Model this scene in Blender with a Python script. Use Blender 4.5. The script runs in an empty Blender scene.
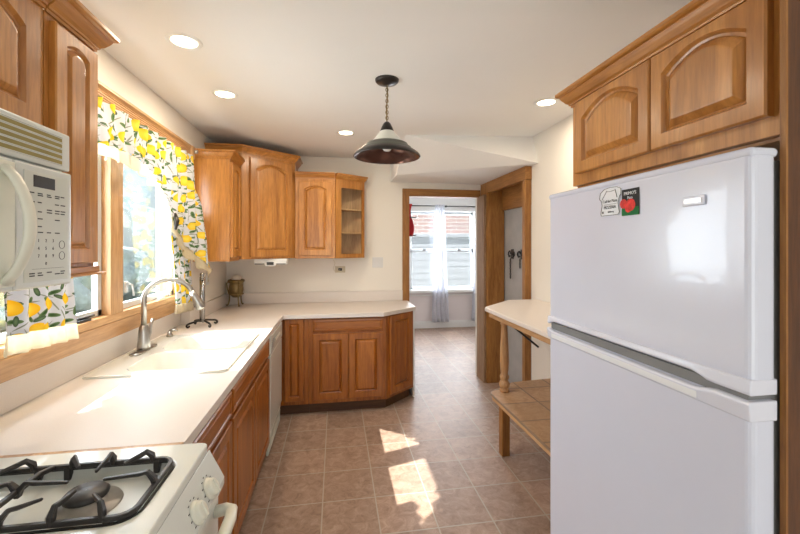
import bpy, bmesh, math, random
from math import sin, cos, pi, radians as R
from mathutils import Vector, Matrix
random.seed(7)
S = bpy.context.scene
COL = S.collection

# ------------------------------------------------------------------ camera, world, sun, lights, exposure
YAW = math.atan2(.162, .987)
cd = bpy.data.cameras.new('camera'); cam = bpy.data.objects.new('camera', cd); COL.objects.link(cam)
cam.location = (0, 0, 1.52); cam.rotation_euler = (pi/2, 0, -YAW)
cd.sensor_width = 36; cd.lens = 390/800*36; cd.shift_y = -(267-246.5)/800; cd.clip_start = .02
S.camera = cam
S.view_settings.view_transform = 'Standard'; S.view_settings.look = 'None'
S.view_settings.gamma = 1; S.view_settings.use_curve_mapping = False
S.view_settings.exposure = 0.38
w = bpy.data.worlds.new('World'); S.world = w; w.use_nodes = True
nt = w.node_tree; bg = nt.nodes['Background']
sky = nt.nodes.new('ShaderNodeTexSky'); sky.sky_type = 'NISHITA'; sky.sun_disc = False
sky.sun_elevation = R(47); sky.sun_rotation = R(250); sky.air_density = 1.0; sky.dust_density = 2.0
mixw = nt.nodes.new('ShaderNodeMixRGB'); mixw.inputs[0].default_value = .55; mixw.inputs[2].default_value = (5.2, 6.4, 6.6, 1)
nt.links.new(sky.outputs[0], mixw.inputs[1]); nt.links.new(mixw.outputs[0], bg.inputs[0])
bg.inputs[1].default_value = .13
def light(name, kind, loc, direction, energy, color, **k):
    l = bpy.data.lights.new(name, kind); l.energy = energy; l.color = color
    for a, v in k.items(): setattr(l, a, v)
    o = bpy.data.objects.new(name, l); COL.objects.link(o); o.location = loc
    o.rotation_euler = Vector(direction).to_track_quat('-Z', 'Y').to_euler()
    return o
light('sun', 'SUN', (-6, -2, 7), (1.70, .50, -1.90), 11.5, (1, .95, .86), angle=R(.6))
light('rear_fill', 'AREA', (.3, -2.35, 1.45), (0, 1, 0), 27, (.95, .97, 1), shape='RECTANGLE', size=2.3, size_y=2.0)  # fill lamp added out of view behind the camera to brighten the room
light('kitchen_window_daylight', 'AREA', (-1.42, 2.3, 1.68), (1, 0, -.15), 56, (.88, .94, 1), shape='RECTANGLE', size=1.7, size_y=.95)
light('back_window_daylight', 'AREA', (2.0, 7.35, 1.45), (0, -1, -.1), 110, (.92, .95, 1), shape='RECTANGLE', size=1.5, size_y=1.4)

# ------------------------------------------------------------------ materials
def newmat(name):
    m = bpy.data.materials.new(name); m.use_nodes = True
    return m, m.node_tree, m.node_tree.nodes['Principled BSDF']
def N(nt, t, **k):
    n = nt.nodes.new(t)
    for a, v in k.items(): setattr(n, a, v)
    return n
def ramp(nt, fac, stops):
    r = N(nt, 'ShaderNodeValToRGB'); e = r.color_ramp.elements
    while len(e) < len(stops): e.new(.5)
    for i, (p, c) in enumerate(stops): e[i].position = p; e[i].color = (*c, 1)
    nt.links.new(fac, r.inputs[0]); return r.outputs[0]
def coords(nt, kind='Object', scale=(1, 1, 1), rnd=False):
    t = N(nt, 'ShaderNodeTexCoord'); mp = N(nt, 'ShaderNodeMapping'); mp.inputs['Scale'].default_value = scale
    nt.links.new(t.outputs[kind], mp.inputs['Vector'])
    if rnd:
        oi = N(nt, 'ShaderNodeObjectInfo'); m = N(nt, 'ShaderNodeVectorMath', operation='SCALE'); m.inputs[0].default_value = (13, 7, 5)
        nt.links.new(oi.outputs['Random'], m.inputs['Scale']); nt.links.new(m.outputs[0], mp.inputs['Location'])
    return mp.outputs[0]
def noise(nt, vec, scale, detail=4, rough=.55, dist=0):
    n = N(nt, 'ShaderNodeTexNoise'); n.inputs['Scale'].default_value = scale; n.inputs['Detail'].default_value = detail
    n.inputs['Roughness'].default_value = rough; n.inputs['Distortion'].default_value = dist
    nt.links.new(vec, n.inputs['Vector']); return n.outputs['Fac']
def bump(nt, b, h, strength, dist=.002):
    n = N(nt, 'ShaderNodeBump'); n.inputs['Strength'].default_value = strength; n.inputs['Distance'].default_value = dist
    nt.links.new(h, n.inputs['Height']); nt.links.new(n.outputs[0], b.inputs['Normal'])
def wood(name, dark, mid, lite, axis='z', rough=.32, coat=.25, g=1):
    m, nt, b = newmat(name)
    sc = {'z': (9, 9, .9), 'x': (.9, 9, 9), 'y': (9, .9, 9)}[axis]
    v = coords(nt, scale=[q*g for q in sc], rnd=True)
    n1 = noise(nt, v, 1.6, 5, .6, 1.2)
    v2 = coords(nt, scale=[q*7*g for q in sc], rnd=True); n2 = noise(nt, v2, 1.4, 3, .6, .3)
    c1 = ramp(nt, n1, [(.28, dark), (.5, mid), (.74, lite)])
    c2 = ramp(nt, n2, [(.3, (.72, .66, .6)), (.6, (1, 1, 1))])
    mx = N(nt, 'ShaderNodeMixRGB', blend_type='MULTIPLY'); mx.inputs[0].default_value = .85
    nt.links.new(c1, mx.inputs[1]); nt.links.new(c2, mx.inputs[2])
    v3 = coords(nt, scale={'z': (13, 0, 0), 'x': (0, 0, 13), 'y': (0, 0, 13)}[axis], rnd=True)     # glued-up boards of slightly different tone
    fl = N(nt, 'ShaderNodeVectorMath', operation='FLOOR'); nt.links.new(v3, fl.inputs[0])
    wn = N(nt, 'ShaderNodeTexWhiteNoise', noise_dimensions='3D'); nt.links.new(fl.outputs[0], wn.inputs['Vector'])
    c3 = ramp(nt, wn.outputs['Value'], [(0, (.84, .80, .76)), (1, (1.08, 1.10, 1.10))])
    m3 = N(nt, 'ShaderNodeMixRGB', blend_type='MULTIPLY'); m3.inputs[0].default_value = 1
    nt.links.new(mx.outputs[0], m3.inputs[1]); nt.links.new(c3, m3.inputs[2]); nt.links.new(m3.outputs[0], b.inputs['Base Color'])
    b.inputs['Roughness'].default_value = rough; b.inputs['Coat Weight'].default_value = coat; b.inputs['Coat Roughness'].default_value = .18
    bump(nt, b, n2, .08); return m
def plain(name, col, rough=.5, metal=0, var=.06, scale=6, bmp=0, coat=0, bs=80):
    m, nt, b = newmat(name)
    v = coords(nt); n = noise(nt, v, scale, 4)
    c = ramp(nt, n, [(.3, [q*(1-var) for q in col]), (.7, [min(1, q*(1+var)) for q in col])])
    nt.links.new(c, b.inputs['Base Color']); b.inputs['Roughness'].default_value = rough; b.inputs['Metallic'].default_value = metal
    b.inputs['Coat Weight'].default_value = coat
    if bmp: bump(nt, b, noise(nt, v, bs, 3), bmp)
    return m
def emit(name, col, s):
    m, nt, b = newmat(name); b.inputs['Base Color'].default_value = (*col, 1)
    b.inputs['Emission Color'].default_value = (*col, 1); b.inputs['Emission Strength'].default_value = s; return m

M = {}
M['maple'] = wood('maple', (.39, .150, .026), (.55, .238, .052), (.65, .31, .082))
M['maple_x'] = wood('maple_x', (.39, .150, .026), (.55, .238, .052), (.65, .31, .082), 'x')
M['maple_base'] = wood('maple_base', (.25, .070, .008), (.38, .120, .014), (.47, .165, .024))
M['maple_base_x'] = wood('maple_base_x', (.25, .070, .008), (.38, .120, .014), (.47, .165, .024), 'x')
M['oak'] = wood('oak', (.26, .105, .022), (.37, .165, .040), (.46, .22, .060), g=1.5, rough=.5, coat=.05)
M['oak_y'] = wood('oak_y', (.26, .105, .022), (.37, .165, .040), (.46, .22, .060), 'y', g=1.5, rough=.5, coat=.05)
M['oak_x'] = wood('oak_x', (.26, .105, .022), (.37, .165, .040), (.46, .22, .060), 'x', g=1.5, rough=.5, coat=.05)
M['pine'] = wood('pine', (.45, .24, .10), (.58, .34, .16), (.68, .42, .22), rough=.45, coat=.1)
M['pine_y'] = wood('pine_y', (.45, .24, .10), (.58, .34, .16), (.68, .42, .22), 'y', rough=.45, coat=.1)
M['worn'] = wood('worn', (.22, .12, .06), (.30, .18, .10), (.40, .26, .16), rough=.6, coat=0, g=1.8)
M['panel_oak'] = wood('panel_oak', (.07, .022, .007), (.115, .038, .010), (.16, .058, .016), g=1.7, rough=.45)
M['shelf_in'] = wood('shelf_in', (.50, .32, .15), (.60, .40, .20), (.66, .46, .25), rough=.5, coat=0)
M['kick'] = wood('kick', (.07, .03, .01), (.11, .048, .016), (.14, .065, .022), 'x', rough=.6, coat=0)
M['wall'] = plain('wall_paint', (.82, .77, .69), .75, var=.015, scale=2, bmp=.05, bs=220)
M['wall_cool'] = plain('back_room_paint', (.80, .74, .73), .75, var=.015, scale=2)
M['ceil'] = plain('ceiling_paint', (.86, .845, .82), .8, var=.012, scale=2, bmp=.06, bs=180)
M['trimw'] = plain('white_trim', (.84, .84, .82), .4, var=.01)
M['counter'] = plain('counter_laminate', (.72, .655, .60), .42, var=.03, scale=260, coat=0)
M['enamel'] = plain('sink_enamel', (.72, .70, .63), .12, var=.01, coat=.5)
M['fridge'] = plain('fridge_white', (.69, .72, .85), .22, var=.01, bmp=.05, bs=300, coat=.3)
M['fridge_trim'] = plain('fridge_trim', (.73, .75, .86), .25, var=.01)
M['grey'] = plain('gasket_grey', (.22, .22, .22), .6)
M['appl'] = plain('bisque_white', (.71, .735, .695), .25, var=.015, coat=.3)
M['appl2'] = plain('bisque_panel', (.63, .65, .58), .35, var=.015)
M['handle'] = plain('yellowed_plastic', (.76, .75, .64), .3, var=.05, scale=9)
M['vent'] = plain('vent_olive', (.30, .24, .07), .6, var=.2)  # olive colour of the microwave vent slots
M['black'] = plain('black', (.02, .02, .02), .35)
M['ink'] = plain('ink', (.03, .03, .03), .85)
M['iron'] = plain('cast_iron', (.028, .026, .026), .42, var=.3, scale=40, bmp=.2)
M['alu'] = plain('burner_aluminium', (.42, .40, .37), .38, .7, var=.15, scale=25)
M['nickel'] = plain('brushed_nickel', (.42, .40, .37), .28, 1, var=.03)
M['chrome'] = plain('chrome', (.36, .35, .34), .18, 1, var=.05)
M['alframe'] = plain('window_aluminium', (.66, .70, .73), .35, .3, var=.03)
M['brass'] = plain('aged_brass', (.27, .19, .08), .42, .7, var=.15, scale=40)
M['bronze'] = plain('dark_bronze', (.035, .030, .028), .3, .6, var=.2, scale=14)
M['copper'] = plain('copper_inside', (.13, .070, .058), .25, .75, var=.25, scale=12)
M['greymetal'] = plain('grey_green_metal', (.16, .17, .15), .35, .5, var=.1)
M['candle'] = plain('candle_wax', (.80, .74, .62), .5)
M['plate'] = plain('switch_plate', (.68, .67, .66), .35)
M['beige_plate'] = plain('beige_plate', (.60, .52, .36), .4)
M['nichepaint'] = plain('bare_grey_board', (.42, .41, .40), .8, var=.12, scale=5)
M['red'] = plain('red_cloth', (.55, .02, .03), .7)
M['cardw'] = plain('card_white', (.80, .82, .86), .45, var=.01)
M['green'] = plain('print_green', (.01, .16, .04), .8)
M['tomato'] = plain('print_red', (.75, .04, .03), .7, var=.4, scale=60)
M['bark'] = plain('bark', (.20, .15, .10), .9, var=.3, scale=12, bmp=.5)
M['leaf'] = plain('foliage', (.46, .54, .54), .8, var=.18, scale=9, bmp=.4, bs=20)
M['grass'] = plain('lawn', (.28, .31, .25), .95, var=.25, scale=8)
M['siding2'] = plain('house_siding', (.40, .41, .46), .6, var=.03)
M['siding'] = plain('white_siding', (.37, .45, .47), .6, var=.03)
M['lamp'] = emit('lamp_lens', (1, .86, .62), 9)
M['bulb'] = plain('frosted_bulb', (.85, .85, .80), .3)

m, nt, b = newmat('frosted_shade_glass'); b.inputs['Base Color'].default_value = (.78, .80, .74, 1); b.inputs['Roughness'].default_value = .3
nn = noise(nt, coords(nt), 20); bump(nt, b, nn, .05); M['shadeglass'] = m

m, nt, b = newmat('window_glass')          # plain pane: mostly clear with a faint reflection
tr = N(nt, 'ShaderNodeBsdfTransparent'); tr.inputs[0].default_value = (.96, .98, .99, 1)
gl = N(nt, 'ShaderNodeBsdfGlossy'); gl.inputs['Roughness'].default_value = .03
mx = N(nt, 'ShaderNodeMixShader'); mx.inputs[0].default_value = .06
nt.links.new(tr.outputs[0], mx.inputs[1]); nt.links.new(gl.outputs[0], mx.inputs[2]); nt.links.new(mx.outputs[0], nt.nodes['Material Output'].inputs[0])
M['glass'] = m

def sheer(name, col, tfac, tl=.5):
    m, nt, b = newmat(name)
    tr = N(nt, 'ShaderNodeBsdfTransparent'); d = N(nt, 'ShaderNodeBsdfDiffuse'); t = N(nt, 'ShaderNodeBsdfTranslucent')
    v = coords(nt, scale=(1, 1, 1)); n = noise(nt, v, 90, 2); c = ramp(nt, n, [(.3, [q*.92 for q in col]), (.7, col)])
    nt.links.new(c, d.inputs[0]); nt.links.new(c, t.inputs[0])
    a = N(nt, 'ShaderNodeMixShader'); a.inputs[0].default_value = tl
    nt.links.new(d.outputs[0], a.inputs[1]); nt.links.new(t.outputs[0], a.inputs[2])
    x = N(nt, 'ShaderNodeMixShader'); x.inputs[0].default_value = tfac
    nt.links.new(a.outputs[0], x.inputs[1]); nt.links.new(tr.outputs[0], x.inputs[2]); nt.links.new(x.outputs[0], nt.nodes['Material Output'].inputs[0])
    return m
M['sheer'] = sheer('white_sheer', (.86, .87, .92), .12, .45)
M['hem'] = sheer('cream_hem', (.78, .70, .52), .22, .45)

# lemon print: white cloth with rotated elliptical lemons and leaves
def lemon_cloth():
    m, nt, b = newmat('lemon_print')
    L = nt.links.new
    def cells(offset, scale, rx, ry, seedrot, keep):
        tc = N(nt, 'ShaderNodeTexCoord'); sp = N(nt, 'ShaderNodeSeparateXYZ'); cb = N(nt, 'ShaderNodeCombineXYZ')
        L(tc.outputs['Object'], sp.inputs[0]); L(sp.outputs['Y'], cb.inputs[0]); L(sp.outputs['Z'], cb.inputs[1])
        mp = N(nt, 'ShaderNodeMapping'); mp.inputs['Location'].default_value = offset; mp.inputs['Scale'].default_value = (scale,)*3
        L(cb.outputs[0], mp.inputs[0])
        vo = N(nt, 'ShaderNodeTexVoronoi', voronoi_dimensions='2D'); vo.inputs['Scale'].default_value = 1; vo.inputs['Randomness'].default_value = .55
        L(mp.outputs[0], vo.inputs['Vector'])
        sb = N(nt, 'ShaderNodeVectorMath', operation='SUBTRACT'); L(mp.outputs[0], sb.inputs[0]); L(vo.outputs['Position'], sb.inputs[1])
        wn = N(nt, 'ShaderNodeTexWhiteNoise', noise_dimensions='2D'); L(vo.outputs['Position'], wn.inputs['Vector'])
        mu = N(nt, 'ShaderNodeMath', operation='MULTIPLY'); L(wn.outputs['Value'], mu.inputs[0]); mu.inputs[1].default_value = seedrot
        ro = N(nt, 'ShaderNodeVectorRotate', rotation_type='Z_AXIS'); L(sb.outputs[0], ro.inputs['Vector']); L(mu.outputs[0], ro.inputs['Angle'])
        mm = N(nt, 'ShaderNodeMapping'); mm.inputs['Scale'].default_value = (1/rx, 1/ry, 0); L(ro.outputs[0], mm.inputs[0])
        ln = N(nt, 'ShaderNodeVectorMath', operation='LENGTH'); L(mm.outputs[0], ln.inputs[0])
        lt = N(nt, 'ShaderNodeMath', operation='LESS_THAN'); L(ln.outputs['Value'], lt.inputs[0]); lt.inputs[1].default_value = 1
        kp = N(nt, 'ShaderNodeMath', operation='LESS_THAN'); L(wn.outputs['Color'], kp.inputs[0]); kp.inputs[1].default_value = keep
        ml = N(nt, 'ShaderNodeMath', operation='MULTIPLY'); L(lt.outputs[0], ml.inputs[0]); L(kp.outputs[0], ml.inputs[1])
        return ml.outputs[0], ln.outputs['Value']
    col = (.70, .71, .74)
    last = None
    for off, sc, rx, ry, rot, keep, ca, cb2 in [
        ((.3, .1, 0), 15, .46, .035, 9, .95, (.26, .30, .24), (.40, .42, .36)),
        ((6.3, 4.1, 0), 17, .44, .045, 13, .9, (.22, .24, .18), (.40, .42, .36)),
        ((3.3, 5.1, 0), 16, .38, .13, 11, .85, (.06, .13, .05), (.20, .30, .14)),
        ((7.7, 2.4, 0), 19, .36, .13, 17, .75, (.20, .30, .16), (.08, .13, .08)),
        ((1.2, 8.6, 0), 10.5, .37, .28, 7, .86, (.95, .74, .10), (.88, .58, .03))]:
        f, ln = cells(off, sc, rx, ry, rot, keep)
        inner = ramp(nt, ln, [(.2, ca), (1, cb2)])
        mx = N(nt, 'ShaderNodeMixRGB'); L(f, mx.inputs[0])
        if last is None: mx.inputs[1].default_value = (*col, 1)
        else: L(last, mx.inputs[1])
        L(inner, mx.inputs[2]); last = mx.outputs[0]
    d = N(nt, 'ShaderNodeBsdfDiffuse'); t = N(nt, 'ShaderNodeBsdfTranslucent'); a = N(nt, 'ShaderNodeMixShader'); a.inputs[0].default_value = .18
    L(last, d.inputs[0]); L(last, t.inputs[0]); L(d.outputs[0], a.inputs[1]); L(t.outputs[0], a.inputs[2]); L(a.outputs[0], nt.nodes['Material Output'].inputs[0])
    return m
M['lemon'] = lemon_cloth()

# floor tile
def tile_mat(name, size, off, a, b_, c_, grout, mort, rough=.35):
    m, nt, b = newmat(name); L = nt.links.new
    tc = N(nt, 'ShaderNodeTexCoord'); mp = N(nt, 'ShaderNodeMapping'); mp.inputs['Location'].default_value = off
    L(tc.outputs['Object'], mp.inputs[0])
    br = N(nt, 'ShaderNodeTexBrick'); br.offset = 0; br.squash = 1
    br.inputs['Scale'].default_value = 1; br.inputs['Brick Width'].default_value = size[0]; br.inputs['Row Height'].default_value = size[1]
    br.inputs['Mortar Size'].default_value = mort; br.inputs['Mortar Smooth'].default_value = .3
    br.inputs['Color1'].default_value = (0, 0, 0, 1); br.inputs['Color2'].default_value = (1, 1, 1, 1); br.inputs['Mortar'].default_value = (.5, .5, .5, 1)
    L(mp.outputs[0], br.inputs[0])
    n1 = noise(nt, tc.outputs['Object'], 15, 8, .75, 1.0)
    c = ramp(nt, n1, [(.3, a), (.5, b_), (.7, c_)])
    tone = ramp(nt, br.outputs['Color'], [(0, (.86, .86, .86)), (1, (1.1, 1.08, 1.06))])
    mu = N(nt, 'ShaderNodeMixRGB', blend_type='MULTIPLY'); mu.inputs[0].default_value = 1; L(c, mu.inputs[1]); L(tone, mu.inputs[2])
    mx = N(nt, 'ShaderNodeMixRGB'); L(br.outputs['Fac'], mx.inputs[0]); L(mu.outputs[0], mx.inputs[1]); mx.inputs[2].default_value = (*grout, 1)
    L(mx.outputs[0], b.inputs['Base Color']); b.inputs['Roughness'].default_value = rough
    inv = N(nt, 'ShaderNodeMath', operation='SUBTRACT'); inv.inputs[0].default_value = 1; L(br.outputs['Fac'], inv.inputs[1])
    ad = N(nt, 'ShaderNodeMath', operation='MULTIPLY_ADD'); L(n1, ad.inputs[0]); ad.inputs[1].default_value = .35; L(inv.outputs[0], ad.inputs[2])
    bump(nt, b, ad.outputs[0], .35, .003); return m
M['tile'] = tile_mat('floor_tile', (.3128, .3128), (.078, .1428, 0), (.24, .150, .110), (.385, .265, .200), (.52, .385, .305), (.46, .41, .34), .0045, .48)
M['shelftile'] = tile_mat('shelf_tile', (.26, .26), (0, .05, 0), (.38, .22, .11), (.50, .31, .17), (.60, .40, .24), (.24, .16, .10), .007, .5)

def brickwall():
    m, nt, b = newmat('brick_outside'); L = nt.links.new
    tc = N(nt, 'ShaderNodeTexCoord'); mp = N(nt, 'ShaderNodeMapping'); mp.inputs['Rotation'].default_value = (R(90), 0, 0)
    L(tc.outputs['Object'], mp.inputs[0]); br = N(nt, 'ShaderNodeTexBrick'); br.inputs['Scale'].default_value = 1
    br.inputs['Brick Width'].default_value = .34; br.inputs['Row Height'].default_value = .11; br.inputs['Mortar Size'].default_value = .012
    br.inputs['Color1'].default_value = (.50, .33, .31, 1); br.inputs['Color2'].default_value = (.42, .28, .28, 1); br.inputs['Mortar'].default_value = (.6, .58, .58, 1)
    L(mp.outputs[0], br.inputs[0]); L(br.outputs[0], b.inputs['Base Color']); b.inputs['Roughness'].default_value = .9; return m
M['brick'] = brickwall()

# ------------------------------------------------------------------ mesh helpers
class MB:
    def __init__(s): s.v = []; s.f = []; s.sm = []
    def add(s, vs, fs, smooth=False):
        n = len(s.v); s.v += [tuple(q) for q in vs]; s.f += [tuple(i+n for i in f) for f in fs]; s.sm += [smooth]*len(fs); return s
    def box(s, x0, x1, y0, y1, z0, z1):
        return s.add([(x, y, z) for z in (z0, z1) for x, y in ((x0, y0), (x1, y0), (x1, y1), (x0, y1))],
                     [(3, 2, 1, 0), (4, 5, 6, 7), (0, 1, 5, 4), (1, 2, 6, 5), (2, 3, 7, 6), (3, 0, 4, 7)])
    def prism(s, pts, z0, z1):
        n = len(pts)
        return s.add([(x, y, z0) for x, y in pts]+[(x, y, z1) for x, y in pts],
                     [tuple(range(n))[::-1], tuple(range(n, 2*n))]+[(i, (i+1) % n, n+(i+1) % n, n+i) for i in range(n)])
    def prism_axis(s, pts, a0, a1, axis):      # pts in the two other axes, extruded along axis
        f = {'x': lambda p, t: (t, p[0], p[1]), 'y': lambda p, t: (p[0], t, p[1])}[axis]; n = len(pts)
        return s.add([f(p, a0) for p in pts]+[f(p, a1) for p in pts],
                     [tuple(range(n)), tuple(range(n, 2*n))[::-1]]+[((i+1) % n, i, n+i, n+(i+1) % n) for i in range(n)])
    def lathe(s, prof, c=(0, 0, 0), n=32, smooth=True):
        vs = [(c[0]+r*cos(2*pi*k/n), c[1]+r*sin(2*pi*k/n), c[2]+z) for r, z in prof for k in range(n)]
        fs = [(i*n+k, i*n+(k+1) % n, (i+1)*n+(k+1) % n, (i+1)*n+k) for i in range(len(prof)-1) for k in range(n)]
        s.add(vs, fs, smooth)
        for i, flip in ((0, True), (len(prof)-1, False)):
            if prof[i][0] > 1e-5 and (i or True) and prof[i][0] < 9:
                pass
        return s
    def tube(s, pts, r, n=10, cap=True, closed=False, smooth=True, sq=None):
        pts = [Vector(p) for p in pts]; m = len(pts); rs = r if isinstance(r, (list, tuple)) else [r]*m
        up = None; rings = []
        for i, p in enumerate(pts):
            a = pts[(i-1) % m] if (i or closed) else p; b = pts[(i+1) % m] if (i < m-1 or closed) else p
            t = (b-a).normalized()
            if up is None:
                up = Vector((0, 0, 1)) if abs(t.z) < .9 else Vector((1, 0, 0))
            u = (up-t*up.dot(t))
            if u.length < 1e-4: u = Vector((1, 0, 0))-t*t.x
            u.normalize(); up = u; w_ = t.cross(u)
            off = pi/4 if n == 4 else 0
            sx, sy = sq if sq else (1, 1)
            rings.append([p+(u*cos(2*pi*k/n+off)*sy+w_*sin(2*pi*k/n+off)*sx)*rs[i] for k in range(n)])
        vs = [q for g in rings for q in g]; fs = []
        for i in range(m-(0 if closed else 1)):
            j = (i+1) % m
            fs += [(i*n+k, i*n+(k+1) % n, j*n+(k+1) % n, j*n+k) for k in range(n)]
        if cap and not closed: fs += [tuple(range(n))[::-1], tuple((m-1)*n+k for k in range(n))]
        return s.add(vs, fs, smooth)
    def loft(s, loops, cap0=False, cap1=True, smooth=False):
        n = len(loops[0]); vs = [q for l in loops for q in l]
        fs = [(i*n+k, i*n+(k+1) % n, (i+1)*n+(k+1) % n, (i+1)*n+k) for i in range(len(loops)-1) for k in range(n)]
        if cap0: fs.append(tuple(range(n))[::-1])
        if cap1: fs.append(tuple((len(loops)-1)*n+k for k in range(n)))
        return s.add(vs, fs, smooth)
    def sphere(s, c, r, n=16, m=10):
        prof = [(max(1e-5, r[0]*sin(pi*i/m)), -r[2]*cos(pi*i/m)) for i in range(m+1)]
        return s.lathe(prof, c, n)
    def holed(s, outer, holes, z0, z1):       # slab with holes
        bm = bmesh.new(); edges = []
        for lp in [outer]+holes:
            vv = [bm.verts.new((x, y, z1)) for x, y in lp]
            edges += [bm.edges.new((vv[i], vv[(i+1) % len(vv)])) for i in range(len(vv))]
        bmesh.ops.triangle_fill(bm, use_beauty=True, use_dissolve=True, edges=edges)
        r = bmesh.ops.extrude_face_region(bm, geom=list(bm.faces))
        for q in r['geom']:
            if isinstance(q, bmesh.types.BMVert): q.co.z = z0
        bmesh.ops.recalc_face_normals(bm, faces=bm.faces)
        bm.verts.index_update()
        s.add([v.co[:] for v in bm.verts], [tuple(v.index for v in f.verts) for f in bm.faces]); bm.free(); return s
    def build(s, name, mat, parent=None, bevel=0, seg=2, loc=None, rot=None, recalc=True, subdiv=0, solid=0):
        me = bpy.data.meshes.new(name); me.from_pydata(s.v, [], s.f); me.materials.append(M[mat] if isinstance(mat, str) else mat)
        me.polygons.foreach_set('use_smooth', s.sm)
        if recalc:
            bm = bmesh.new(); bm.from_mesh(me); bmesh.ops.recalc_face_normals(bm, faces=bm.faces); bm.to_mesh(me); bm.free()
        o = bpy.data.objects.new(name, me); COL.objects.link(o)
        if parent: o.parent = parent
        if loc: o.location = loc
        if rot: o.rotation_euler = rot
        if solid:
            q = o.modifiers.new('solidify', 'SOLIDIFY'); q.thickness = solid; q.offset = 0
        if bevel:
            q = o.modifiers.new('bevel', 'BEVEL'); q.width = bevel; q.segments = seg; q.limit_method = 'ANGLE'; q.angle_limit = R(40); q.use_clamp_overlap = True
            q.harden_normals = False
        return o
def rrect(x0, x1, y0, y1, r, n=6):
    out = []
    for cx, cy, a in ((x1-r, y1-r, 0), (x0+r, y1-r, 90), (x0+r, y0+r, 180), (x1-r, y0+r, 270)):
        out += [(cx+r*cos(R(a+90*k/n)), cy+r*sin(R(a+90*k/n))) for k in range(n+1)]
    return out
def thing(name, label, cat, loc=(0, 0, 0), rz=0, group=None):
    o = bpy.data.objects.new(name, None); COL.objects.link(o); o.location = loc; o.rotation_euler = (0, 0, rz)
    o.empty_display_size = .1; o['label'] = label; o['category'] = cat
    if group: o['group'] = group
    return o
def tag(o, label, cat, group=None, kind=None):
    o['label'] = label; o['category'] = cat
    if group: o['group'] = group
    if kind: o['kind'] = kind
    return o
def struct(o, label=None):
    o['kind'] = 'structure'
    if label: o['label'] = label
    return o
def box(x0, x1, y0, y1, z0, z1): return MB().box(x0, x1, y0, y1, z0, z1)

# ------------------------------------------------------------------ setting
WL, WR, YB, CH = -1.13, 1.72, 4.32, 2.493
struct(box(-1.3, 4.2, -2.4, 7.3, -.10, 0).build('floor', 'tile'))
mb = box(-1.35, 4.2, -2.4, 7.3, CH, CH+.15); struct(mb.build('ceiling', 'ceil'))
# left wall with the shallow window bump-out
struct(box(-1.33, WL, -2.4, 1.30, 0, CH).build('wall_left', 'wall'))
struct(box(-1.33, WL, 3.25, 7.3, 0, CH).build('wall_left', 'wall'))
struct(box(-1.33, WL, 1.30, 3.25, 2.27, CH).build('wall_left', 'wall'))
mb = MB(); mb.box(-1.33, -1.203, 1.30, 3.25, 0, 1.10); mb.box(-1.33, -1.203, 1.30, 1.42, 1.10, 2.27); mb.box(-1.33, -1.203, 3.18, 3.25, 1.10, 2.27); mb.box(-1.33, -1.203, 1.42, 3.18, 2.20, 2.27)
struct(mb.build('wall_window', 'wall'))
# back wall with doorway
mb = MB(); mb.box(WL, .812, YB, YB+.12, 0, CH); mb.box(.812, 1.64, YB, YB+.12, 2.085, CH); mb.box(1.64, 4.2, YB, YB+.12, 0, CH)
struct(mb.build('wall_back', 'wall'))
# right wall with coat niche
mb = MB(); mb.box(WR, WR+.14, -2.4, 3.24, 0, CH); mb.box(WR, WR+.14, 3.24, YB, 2.235, CH)
struct(mb.build('wall_right', 'wall'))
struct(box(1.87, 1.90, 3.10, 4.32, 0, 1.92).build('wall_niche', 'nichepaint'))
# rear wall (behind the camera) with a wide unseen opening, added to let sky light in
mb = MB(); mb.box(WL, -.95, -2.4, -2.28, 0, CH); mb.box(1.55, WR, -2.4, -2.28, 0, CH); mb.box(-.95, 1.55, -2.4, -2.28, 2.12, CH)
struct(mb.build('wall_rear', 'wall'))
# sloping bulkhead over the doorway
A = [(.600, 3.35, CH), (WR, 3.22, CH), (WR, 3.12, 2.238), (.600, 3.88, 2.238), (.600, YB, 2.238), (WR, YB, 2.238), (.600, YB, CH), (WR, YB, CH)]
mb = MB().add(A, [(0, 1, 2), (0, 2, 3), (3, 2, 5, 4), (0, 3, 4, 6), (1, 7, 5, 2), (4, 5, 7, 6), (0, 6, 7, 1)])
struct(mb.build('wall_bulkhead', 'ceil'))
# doorway casing, post, beam
struct(MB().box(.735, .812, YB-.022, YB, 0, 2.17).build('trim_1', 'oak', bevel=.003))
struct(MB().box(.812, 1.648, YB-.022, YB, 2.085, 2.17).build('trim_2', 'oak_x', bevel=.003))
struct(MB().box(1.655, 1.86, 4.12, 4.315, 0, 2.234).build('trim_3', 'oak', bevel=.004))
struct(MB().box(1.626, 1.654, 4.14, 4.36, 0, 2.10).build('trim_4', 'worn', bevel=.004))
struct(MB().box(1.655, 1.7195, 3.232, 4.119, 2.115, 2.234).build('trim_5', 'oak_y', bevel=.004))
struct(MB().box(1.660, 1.7195, 3.245, 3.30, 0, 2.112).build('trim_6', 'oak', bevel=.003))
struct(MB().box(1.83, 1.868, 3.25, 4.11, 1.92, 2.20).build('trim_7', 'oak_y', bevel=.002))
struct(MB().box(1.80, 1.868, 3.10, 3.244, 0, 2.2).build('trim_8', 'nichepaint'))

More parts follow.
